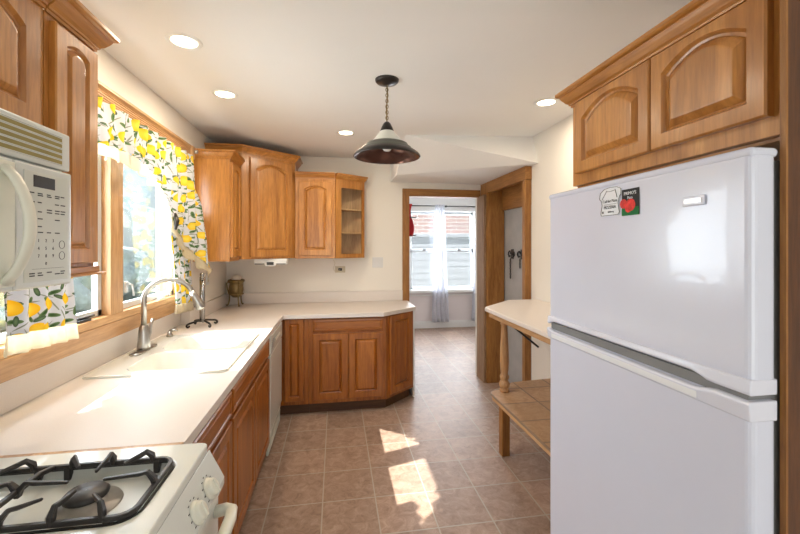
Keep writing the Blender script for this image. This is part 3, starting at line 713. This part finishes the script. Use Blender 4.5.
ff = q.build('face_frame', 'maple', u4, bevel=.001); ff.rotation_euler = (0, 0, a3)
crown(u4, [(0, -.001), (.30, .195), (.30, .316)], .797, sc=.95)
# dark remote on lowest shelf
tag(box(.07, .16, 4.17, 4.21, 1.431, 1.445).build('small_case', 'black', bevel=.003), 'small flat black case lying on the lowest open shelf', 'case')

# radio under corner cabinet
rd = thing('under_cabinet_radio', 'white slim radio with dark display mounted under the corner cabinet', 'radio', (-.615, 3.92, 1.345))
box(-.15, .15, -.06, .12, .004, .058).build('body', 'trimw', rd, bevel=.006)
box(-.048, .048, -.075, -.061, -.012, .045).build('front_bezel', 'trimw', rd, bevel=.005)
box(-.032, .032, -.079, -.0755, .000, .028).build('display', 'black', rd)
box(-.14, -.055, -.066, -.061, .004, .014).build('speaker_slot', 'grey', rd); box(.055, .14, -.066, -.061, .004, .014).build('speaker_slot', 'grey', rd)
# outlets and switches
ot = thing('wall_outlet', 'beige outlet with a plugged cord under the open shelves', 'outlet', (.045, 4.319, 1.27))
box(-.055, .055, -.006, 0, -.035, .035).build('cover_plate', 'beige_plate', ot, bevel=.002); box(-.02, .02, -.03, -.006, -.014, .014).build('plug', 'bronze', ot, bevel=.003)
tag(MB().tube([(.045, 4.285, 1.27), (0, 4.27, 1.24), (-.03, 4.27, 1.28), (-.01, 4.27, 1.34), (-.04, 4.27, 1.397)], .0025, 6).build('power_cord', 'beige_plate'), 'thin pale cord from the outlet up to the cabinet', 'cord')
o2 = thing('wall_outlet', 'small outlet on the side wall behind the paper towel stand', 'outlet', (WL+.001, 3.70, 1.235))
box(0, .006, -.035, .035, -.055, .055).build('cover_plate', 'plate', o2, bevel=.002); box(.006, .009, -.012, .012, -.03, -.008).build('socket', 'beige_plate', o2); box(.006, .009, -.012, .012, .008, .03).build('socket', 'beige_plate', o2)
sw = thing('light_switch', 'white double light switch on the back wall by the doorway', 'light switch', (.457, 4.319, 1.343))
box(-.06, .06, -.006, 0, -.057, .057).build('cover_plate', 'plate', sw, bevel=.003)
for sx in (-.025, .025): box(sx-.006, sx+.006, -.018, -.006, -.012, .012).build('toggle', 'plate', sw, bevel=.002)

# ------------------------------------------------------------------ microwave
mw = thing('microwave_oven', 'off-white over-the-range microwave with curved handle', 'microwave', (-.76, .518, 1.410), LEFT)
W_ = .752
box(0, W_, .02, .36, 0, .43).build('case', 'appl', mw, bevel=.004)
q = MB(); q.box(0, W_, 0, .019, .325, .43); q.build('grille_frame', 'appl', mw, bevel=.005)
q = MB(); zz = []
for k in range(5):
    z = .340+k*.0155; q.box(.03, W_-.035, -.0008, .003, z, z+.0095)
q.build('vent_slots', 'vent', mw)
q = MB()
for k in range(6):
    z = .3365+k*.0155; q.prism_axis([(-.0002, z), (-.003, z+.0005), (-.003, z+.002), (-.0002, z+.003)], .03, W_-.035, 'x')
q.build('louvres', 'appl', mw)
box(0, .548, -.004, .019, .004, .319).build('door', 'appl', mw, bevel=.006)
box(.06, .44, -.006, -.004, .06, .27).build('window', 'grey', mw, bevel=.001)
box(.551, W_, -.004, .019, .004, .319).build('control_panel', 'appl', mw, bevel=.005)
cp = box(.575, W_-.018, -.0055, -.004, .02, .30).build('keypad', 'appl2', mw, bevel=.0008)
box(.605, .680, -.0065, -.0055, .262, .292).build('display', 'black', mw)
hp = []
for k in range(13):
    a = k/12; hp.append((.520, -.004-.052*sin(pi*a)**.7, .025+.27*a))
MB().tube(hp, [.0125]*13, 12, sq=(1.3, .75)).build('handle', 'handle', mw)
box(.497, .545, -.008, -.004, .015, .31).build('handle_recess', 'handle', mw, bevel=.002)
def text(body, size, mat, parent, loc, rot=(pi/2, 0, 0), ext=.0003, name='lettering', align='CENTER'):
    c = bpy.data.curves.new(name, 'FONT'); c.body = body; c.size = size; c.align_x = align; c.align_y = 'CENTER'; c.extrude = ext; c.resolution_u = 2
    o = bpy.data.objects.new(name, c); COL.objects.link(o)
    dg = bpy.context.evaluated_depsgraph_get(); me = bpy.data.meshes.new_from_object(o.evaluated_get(dg)); bpy.data.objects.remove(o)
    me.materials.clear(); me.materials.append(M[mat]); o = bpy.data.objects.new(name, me); COL.objects.link(o); o.parent = parent; o.location = loc; o.rotation_euler = rot; return o
keys = ['1', '2', '3', '4', '5', '6', '7', '8', '9', '0']
for i, kx in enumerate(keys):
    cx = .622+(i % 3)*.026 if i < 9 else .648; cz = .125-(i//3)*.020
    text(kx, .012, 'ink', mw, (cx, -.0057, cz), name='key_number')
q = MB()
rr = random.Random(3)
for row, z in enumerate([.245, .240, .222, .205, .198, .180, .160, .145, .040, .034]):
    for x in (.600, .628, .660, .690, .712):
        if rr.random() < .72: q.box(x-.009, x+.004+rr.random()*.006, -.0060, -.0055, z, z+.0028)
for z in (.115, .085):
    pts = [(.708+.011*cos(2*pi*k/16), -.0058, z+.011*sin(2*pi*k/16)) for k in range(16)]; q.tube(pts, .0006, 4, closed=True)
q.box(.600, .716, -.0058, -.0055, .052, .0526); q.build('button_marks', 'ink', mw)

# ------------------------------------------------------------------ stove
st = thing('gas_stove', 'off-white gas stove with black cast-iron grates and front knobs', 'stove', (-.385, .53, 0), LEFT)
# local: x = along Y (0..0.75), y = depth behind front edge, z up
SW = .748
box(.002, SW-.002, .03, .735, .10, .885).build('body', 'appl', st)
wells = [rrect(.065, .325, .050, .645, .05), rrect(.400, .660, .050, .645, .05)]
q = MB().holed(rrect(0, SW, 0, .74, .02, 3), wells, .885, .921); q.build('cooktop', 'appl', st, bevel=.007, seg=3)
q = MB()
for wl in ((.065, .325), (.400, .660)):
    lp = lambda i, z: [(x, y, z) for x, y in rrect(wl[0]+i, wl[1]-i, .050+i, .645-i, .05)]
    q.loft([lp(0, .9145), lp(.012, .895), lp(.03, .889)], smooth=True)
q.build('burner_well', 'appl', st, recalc=False)
q = MB()
for wl in ((.065, .325), (.400, .660)):
    q.holed(rrect(wl[0]-.001, wl[1]+.001, .049, .646, .05), [rrect(wl[0]+.004, wl[1]-.004, .054, .641, .046)], .914, .9225)
q.build('well_seal', 'black', st)
for wl in ((.065, .325), (.400, .660)):
    xc = (wl[0]+wl[1])/2
    for yc in (.215, .505):
        b_ = MB().lathe([(.075, .0), (.072, .006), (.045, .006), (.042, .020), (.034, .024), (.001, .024)], (xc, yc, .889), 28).build('burner', 'alu', st)
        MB().lathe([(.046, .024), (.048, .030), (.040, .038), (.001, .039)], (xc, yc, .889), 28).build('burner_cap', 'iron', b_)
    q = MB(); x0, x1, y0, y1 = wl[0]+.010, wl[1]-.010, .060, .636
    z0 = .928
    q.tube([(x, y, z0) for x, y in rrect(x0, x1, y0, y1, .035, 4)], .0085, 4, closed=True, smooth=False)
    q.tube([(x0, .36, z0), (x0+.05, .36, z0+.012), (x1-.05, .36, z0+.012), (x1, .36, z0)], .0085, 4, smooth=False)
    for yc in (.215, .505):
        for (sx, sy, ex, ey) in ((x0, yc, xc-.038, yc), (x1, yc, xc+.038, yc), (xc, y0 if yc < .3 else .36, xc, yc-.038), (xc, .36 if yc < .3 else y1, xc, yc+.038)):
            f = lambda t, z: (sx+(ex-sx)*t, sy+(ey-sy)*t, z)
            q.tube([f(0, z0-.004), f(.03, z0+.014), f(.16, z0+.031), f(.32, z0+.027), f(1, z0+.022)], [.008, .010, .0075, .007, .005], 4, smooth=False, sq=(.9, 1.25))
        for (sx, sy) in ((x0, yc-.10), (x1, yc-.10), (x0, yc+.10), (x1, yc+.10)):
            ex, ey = xc+(sx-xc)*.52, yc+(sy-yc)*.52
            f = lambda t, z: (sx+(ex-sx)*t, sy+(ey-sy)*t, z)
            q.tube([f(0, z0-.004), f(.05, z0+.015), f(.24, z0+.030), f(.45, z0+.027), f(1, z0+.023)], [.008, .009, .0075, .007, .005], 4, smooth=False, sq=(.9, 1.25))
        for (sx, sy) in ((x0, yc-.11), (x1, yc-.11), (x0, yc+.11), (x1, yc+.11)): q.box(sx-.008, sx+.008, sy-.008, sy+.008, .891, z0)
    q.build('grate', 'iron', st, bevel=.002, seg=1)
# sloped control panel
q = MB().prism_axis([(.006, .884), (-.002, .900), (-.046, .812), (-.046, .788), (.03, .788), (.03, .884)], .002, SW-.002, 'x'); q.build('control_panel', 'appl', st, bevel=.004)
nrm = Vector((0, -.894, .447)); sl = Vector((0, -.447, -.894))
for kx in (.10, .21, .375, .54, .64):
    c = Vector((kx, -.033, .838))+nrm*.001
    mb = MB().lathe([(.030, 0), (.029, .005), (.024, .008), (.0235, .015), (.020, .019), (.001, .020)], n=28)
    mb.box(-.003, .003, -.019, .019, .018, .0235)
    k = mb.build('knob', 'handle', st, bevel=.001, seg=1); k.location = c; k.rotation_euler = nrm.to_track_quat('Z', 'Y').to_euler()
q = MB()
for kx in (.10, .21, .375, .54, .64):
    for j in range(9):
        a = R(-30+j*30); p = Vector((kx+.036*cos(a), 0, 0))+Vector((0, -.033, .838))+(-sl)*(.036*sin(a))+nrm*.0008
        q.box(p.x-.003, p.x+.003, p.y-.0006, p.y+.0006, p.z-.0012, p.z+.0012)
q.build('dial_marks', 'ink', st)
box(.006, SW-.006, -.030, .028, .225, .785).build('oven_door', 'appl', st, bevel=.008)
box(.12, SW-.12, -.032, -.030, .36, .64).build('oven_window', 'black', st)
MB().tube([(.040, -.028, .728), (.042, -.060, .735), (.055, -.080, .738), (.09, -.085, .738), (SW-.09, -.085, .738), (SW-.055, -.080, .738), (SW-.042, -.060, .735), (SW-.040, -.028, .728)], .017, 12).build('oven_handle', 'handle', st)
box(.006, SW-.006, -.024, .028, .06, .215).build('drawer', 'appl', st, bevel=.008)
box(.02, SW-.02, .06, .70, 0, .099).build('plinth', 'black', st)

# ------------------------------------------------------------------ refrigerator (front plane X = .79)
fr = thing('refrigerator', 'white top-freezer refrigerator with two small magnets', 'refrigerator', (.79, 1.356, 0), RIGHT)
# local x: 0 (far) .. .725 (near), y depth
FW = .725
box(.006, FW-.006, .095, .78, .03, 1.695).build('cabinet_body', 'fridge', fr, bevel=.006)
box(.012, FW-.012, .062, .094, .10, 1.69).build('gasket', 'grey', fr)
fd = box(0, FW, 0, .060, 1.238, 1.706).build('freezer_door', 'fridge', fr, bevel=.014, seg=4)
ld = box(0, FW, 0, .060, .09, 1.214).build('fridge_door', 'fridge', fr, bevel=.014, seg=4)
# handle bands with scooped slot
def band(zlo, zhi, notch):
    pts = []
    nn_ = 30
    for i in range(nn_+1):
        x = FW*i/nn_; pts.append((x, notch(i/nn_)))
    return pts
q = MB(); vs = []
prof_u = lambda u: 1.231+(.012 if .05 < u < .83 else (.012*max(0, 1-(u-.83)/.05) if u >= .83 else .012*u/.05))
n_ = 40; ring = []
for i in range(n_+1):
    u = i/n_; x = -.001+(FW+.0025)*u; zl = prof_u(u); zu = 1.262
    ring.append([(x, .0585, zu), (x, -.003, zu), (x, -.005, zu-.004), (x, -.007, zl+.005), (x, -.003, zl), (x, .0585, zl)])
vs = [p for r_ in ring for p in r_]
q.add(vs, [(i*6+j, (i+1)*6+j, (i+1)*6+(j+1) % 6, i*6+(j+1) % 6) for i in range(n_) for j in range(6)]+[(0, 1, 2, 3, 4, 5), tuple(n_*6+j for j in range(6))[::-1]])
q.build('freezer_handle', 'fridge_trim', fr, bevel=.003)
ring = []; q = MB()
for i in range(n_+1):
    u = i/n_; x = -.001+(FW+.0025)*u; dip = .010 if .05 < u < .84 else (.010*max(0, 1-(u-.84)/.05) if u >= .84 else .010*u/.05)
    zu = 1.220-dip; zl = 1.180
    ring.append([(x, .0585, zl), (x, -.003, zl), (x, -.005, zl+.004), (x, -.009, zu-.005), (x, -.004, zu), (x, .0585, zu)])
vs = [p for r_ in ring for p in r_]
q.add(vs, [(i*6+j, (i+1)*6+j, (i+1)*6+(j+1) % 6, i*6+(j+1) % 6) for i in range(n_) for j in range(6)]+[(0, 1, 2, 3, 4, 5), tuple(n_*6+j for j in range(6))[::-1]])
q.build('fridge_handle', 'fridge_trim', fr, bevel=.003)
box(.03, FW-.11, -.0085, -.0065, 1.186, 1.202).build('handle_inlay', 'cardw', fr, bevel=.001)
box(0.01, FW-.01, .004, .060, 1.2145, 1.2375).build('handle_slot', 'grey', fr)
box(-.002, FW+.001, -.002, .064, 1.694, 1.714).build('top_cap', 'fridge', fr, bevel=.009, seg=3)
bd = box(.576, .631, -.005, -.001, 1.611, 1.633).build('badge', 'fridge_trim', fr, bevel=.002)
box(.582, .625, -.0062, -.005, 1.617, 1.627).build('badge_plate', 'nickel', bd)
box(.04, FW-.04, .03, .08, .0, .088).build('base_grille', 'grey', fr)
# magnets
mg = thing('chef_jacket_magnet', 'white chef-shaped magnet with black lines and lettering on the freezer door', 'magnet', (.7895, 1.022, 1.650), RIGHT)
outl = [(-.037, -.040), (.034, -.040), (.040, -.034), (.034, -.005), (.040, .012), (.046, .018), (.046, .034), (.030, .041), (0, .043), (-.025, .040), (-.042, .030), (-.046, .012), (-.036, .004), (-.034, -.008), (-.040, -.034)]
n = len(outl)
MB().add([(a, -.0022, b_) for a, b_ in outl]+[(a, -.0005, b_) for a, b_ in outl], [tuple(range(n)), tuple(range(n, 2*n))[::-1]]+[((i+1) % n, i, n+i, n+(i+1) % n) for i in range(n)]).build('card', 'cardw', mg)
q = MB(); q.tube([(a*.97, -.0026, b_*.97) for a, b_ in outl], .0007, 4, closed=True)
q.tube([(-.034, -.0026, .008), (-.022, -.0026, .022), (-.012, -.0026, .034)], .0007, 4); q.tube([(.030, -.0026, .010), (.022, -.0026, .034)], .0010, 4); q.tube([(-.015, -.0026, .031), (.005, -.0026, .030), (.02, -.0026, .032)], .0006, 4)
q.build('outline', 'ink', mg)
text('Call for Pizza', .0115, 'ink', mg, (0, -.0026, .002)); text('PIZZERIA', .0125, 'ink', mg, (0, -.0026, -.016)); text('delivery', .008, 'ink', mg, (.004, -.0026, -.029))
q = MB(); q.box(-.026, .028, -.0026, -.0022, -.0075, -.0068); q.box(-.033, -.027, -.0026, -.0022, -.033, -.026); q.build('rule', 'ink', mg)
mg2 = thing('tomato_magnet', 'black and green magnet with red tomatoes on the freezer door', 'magnet', (.7895, .943, 1.641), RIGHT)
box(-.031, .031, -.0022, -.0005, -.036, .036).build('card', 'ink', mg2); box(-.031, .031, -.0026, -.0022, -.036, -.014).build('green_field', 'green', mg2)
text("PRIMO'S", .0125, 'cardw', mg2, (0, -.0028, .024)); text('Pizza', .010, 'cardw', mg2, (0, -.0028, .012))
for cx, cz, r_ in ((-.024, -.003, .013), (.002, -.008, .017), (-.006, -.016, .012)):
    MB().add([(cx, -.0058, cz)]+[(cx+r_*cos(2*pi*k/20), -.0032, cz+r_*sin(2*pi*k/20)) for k in range(20)]+[(cx+r_*cos(2*pi*k/20), -.0022, cz+r_*sin(2*pi*k/20)) for k in range(20)],
             [(0, 1+k, 1+(k+1) % 20) for k in range(20)]+[(1+k, 21+k, 21+(k+1) % 20, 1+(k+1) % 20) for k in range(20)]).build('tomato', 'tomato', mg2)

# cabinet over fridge (front X = .87) and end panel
fc = thing('fridge_wall_cabinet', 'honey wall cabinet with two arched doors above the refrigerator', 'cabinet', (.890, 1.358, 1.748), RIGHT)
CW = .722
carcass(CW, .60, .335, opentop=False).build('body', 'maple', fc, bevel=.001)
q = MB().box(-.0, CW, .019, .60, -.008, -.001); q.build('bottom_rail', 'maple_x', fc)
make_door(fc, .040, .040, .345, .262, rise=.055, frame=.038); make_door(fc, .390, .040, .300, .262, rise=.055, frame=.038)
crown(fc, [(0, .60), (0, -.001), (CW, -.001)], .300, sc=.92)
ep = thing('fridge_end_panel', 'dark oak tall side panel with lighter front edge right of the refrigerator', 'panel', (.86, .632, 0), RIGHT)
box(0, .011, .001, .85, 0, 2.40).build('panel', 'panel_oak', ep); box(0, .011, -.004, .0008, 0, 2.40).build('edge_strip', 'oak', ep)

# ------------------------------------------------------------------ breakfast counter
bt = thing('breakfast_counter', 'cream-topped wooden breakfast counter with lower shelf beside the refrigerator', 'table', (1.10, 2.0, 0))
TX = WR-1.10-.003
# local x: 0 front edge .. TX wall; y: 2.0 offset
topo = [(0, -.60), (TX, -.60), (TX, 1.15), (.36, 1.15), (.03, .83), (0, .78)]
MB().prism(topo, 1.035, 1.063).build('tabletop', 'counter', bt, bevel=.006, seg=3)
ins_ = [(.03, -.58), (TX, -.58), (TX, 1.12), (.37, 1.12), (.05, .81), (.03, .77)]
MB().prism(ins_, .992, 1.034).build('top_rail', 'pine_y', bt, bevel=.004)
sh = [(0, -.60), (TX, -.60), (TX, .90), (.25, .86), (.02, .70), (0, .66)]
MB().prism(sh, .448, .462).build('shelf_top', 'shelftile', bt, bevel=.003)
sh2 = [(.008, -.59), (TX, -.59), (TX, .89), (.255, .85), (.028, .695), (.008, .655)]
MB().prism(sh2, .415, .447).build('shelf_rail', 'pine_y', bt, bevel=.006)
bal = [(.001, .463), (.026, .463), (.027, .475), (.021, .485), (.028, .50), (.030, .52), (.022, .54), (.019, .545), (.025, .56), (.026, .575), (.019, .59), (.022, .62), (.025, .68), (.023, .78), (.018, .90), (.016, .94), (.022, .955), (.018, .97), (.022, .991), (.001, .991)]
for y in (.69, -.45):
    MB().lathe([(q*1.3, z) for q, z in bal], (.115, y, 0), 24).build('baluster', 'pine', bt)
    box(.085, .145, y-.03, y+.03, 0, .414).build('leg', 'oak', bt, bevel=.004)
MB().tube([(TX-.01, 1.10, .66), (.20, 1.08, .985)], .011, 4, smooth=False).build('brace', 'black', bt)

# coat hooks with keys in the niche
for y, zz, lab, long in ((3.92, 1.44, 'black scroll hook with hanging keys, left one in the niche', 1), (3.70, 1.44, 'black scroll hook with a short chain, right one in the niche', 0)):
    hk = thing('scroll_hook', lab, 'hook', (1.868, y, zz))
    q = MB()
    for s_ in (-1, 1):
        q.tube([(-.012, s_*.01, .0), (-.02, s_*.04, .03), (-.02, s_*.065, .02), (-.02, s_*.07, -.01), (-.02, s_*.05, -.03), (-.02, s_*.03, -.02)], .009, 8)
    q.box(-.014, 0, -.02, .02, -.05, .05); q.build('scroll', 'black', hk)
    q = MB(); zb = -.04
    for k in range(7 if long else 3):
        cz = zb-.025-k*.03; q.tube([(-.03+(.006*cos(a*pi/4) if k % 2 else 0), (0 if k % 2 else .010*cos(a*pi/4)), cz+.017*sin(a*pi/4)) for a in range(8)], .004, 5, closed=True)
    q.build('key_chain', 'bronze', hk)

# ------------------------------------------------------------------ lights
for (x, y, lab) in ((-.71, 1.99, 'round recessed ceiling light nearest the camera, above the sink'), (-.70, 2.637, 'round recessed ceiling light, second from the camera on the window side'), (.084, 3.36, 'round recessed ceiling light near the back wall left of the pendant'), (1.40, 2.437, 'round recessed ceiling light beside the fridge cabinet crown')):
    t = thing('recessed_light', lab, 'ceiling light', (x, y, CH), group='round recessed ceiling lights')
    MB().lathe([(.056, -.001), (.058, -.005), (.074, -.006), (.080, -.001)], n=36).build('trim_ring', 'trimw', t)
    MB().lathe([(.001, -.004), (.056, -.0025)], n=36).build('lens', 'lamp', t)
    l = bpy.data.lights.new('lamp', 'AREA'); l.shape = 'DISK'; l.size = .11; l.energy = 5; l.color = (1, .85, .66)
    o = bpy.data.objects.new('lamp', l); COL.objects.link(o); o.parent = t; o.location = (0, 0, -.010)
pd = thing('pendant_lamp', 'stepped bell pendant lamp of dark metal and frosted glass hanging from a brass chain', 'pendant lamp', (.294, 2.26, CH))
MB().lathe([(.001, -.030), (.02, -.030), (.03, -.024), (.060, -.018), (.068, -.010), (.070, 0)], n=36).build('canopy', 'bronze', pd)
q = MB()
for k in range(13):
    cz = -.035-k*.0165
    q.tube([((.0075*cos(a*pi/5) if k % 2 else 0), (0 if k % 2 else .0075*cos(a*pi/5)), cz-.006+.0115*sin(a*pi/5)) for a in range(10)], .0022, 6, closed=True)
q.tube([(0, 0, -.02), (.004, 0, -.09), (-.003, .002, -.16), (0, 0, -.257)], .0035, 6); q.build('chain', 'brass', pd)
MB().lathe([(.001, -.244), (.012, -.246), (.022, -.257), (.032, -.277), (.040, -.297), (.038, -.302), (.001, -.300)], n=32).build('cap', 'bronze', pd)
MB().lathe([(.036, -.298), (.060, -.327), (.086, -.359), (.094, -.369), (.090, -.369), (.056, -.327), (.033, -.300)], n=40).build('glass_shade', 'shadeglass', pd)
sh_ = MB().lathe([(.090, -.368), (.098, -.367), (.118, -.374), (.124, -.382), (.126, -.392), (.142, -.398), (.148, -.408)], n=48).build('upper_band', 'greymetal', pd)
MB().lathe([(.148, -.408), (.165, -.418), (.185, -.432), (.193, -.442), (.196, -.450), (.192, -.452)], n=48).build('rim_band', 'bronze', pd)
MB().lathe([(.192, -.452), (.183, -.436), (.160, -.420), (.140, -.406), (.120, -.396), (.116, -.384), (.090, -.372), (.060, -.337), (.036, -.307), (.001, -.305)], n=48).build('inner_lining', 'copper', pd)
MB().tube([(0, 0, -.306), (0, 0, -.335)], .018, 16).build('socket', 'bronze', pd)
MB().lathe([(.001, -.418), (.018, -.414), (.029, -.400), (.031, -.386), (.024, -.365), (.015, -.345), (.014, -.330)], n=24).build('bulb', 'bulb', pd)
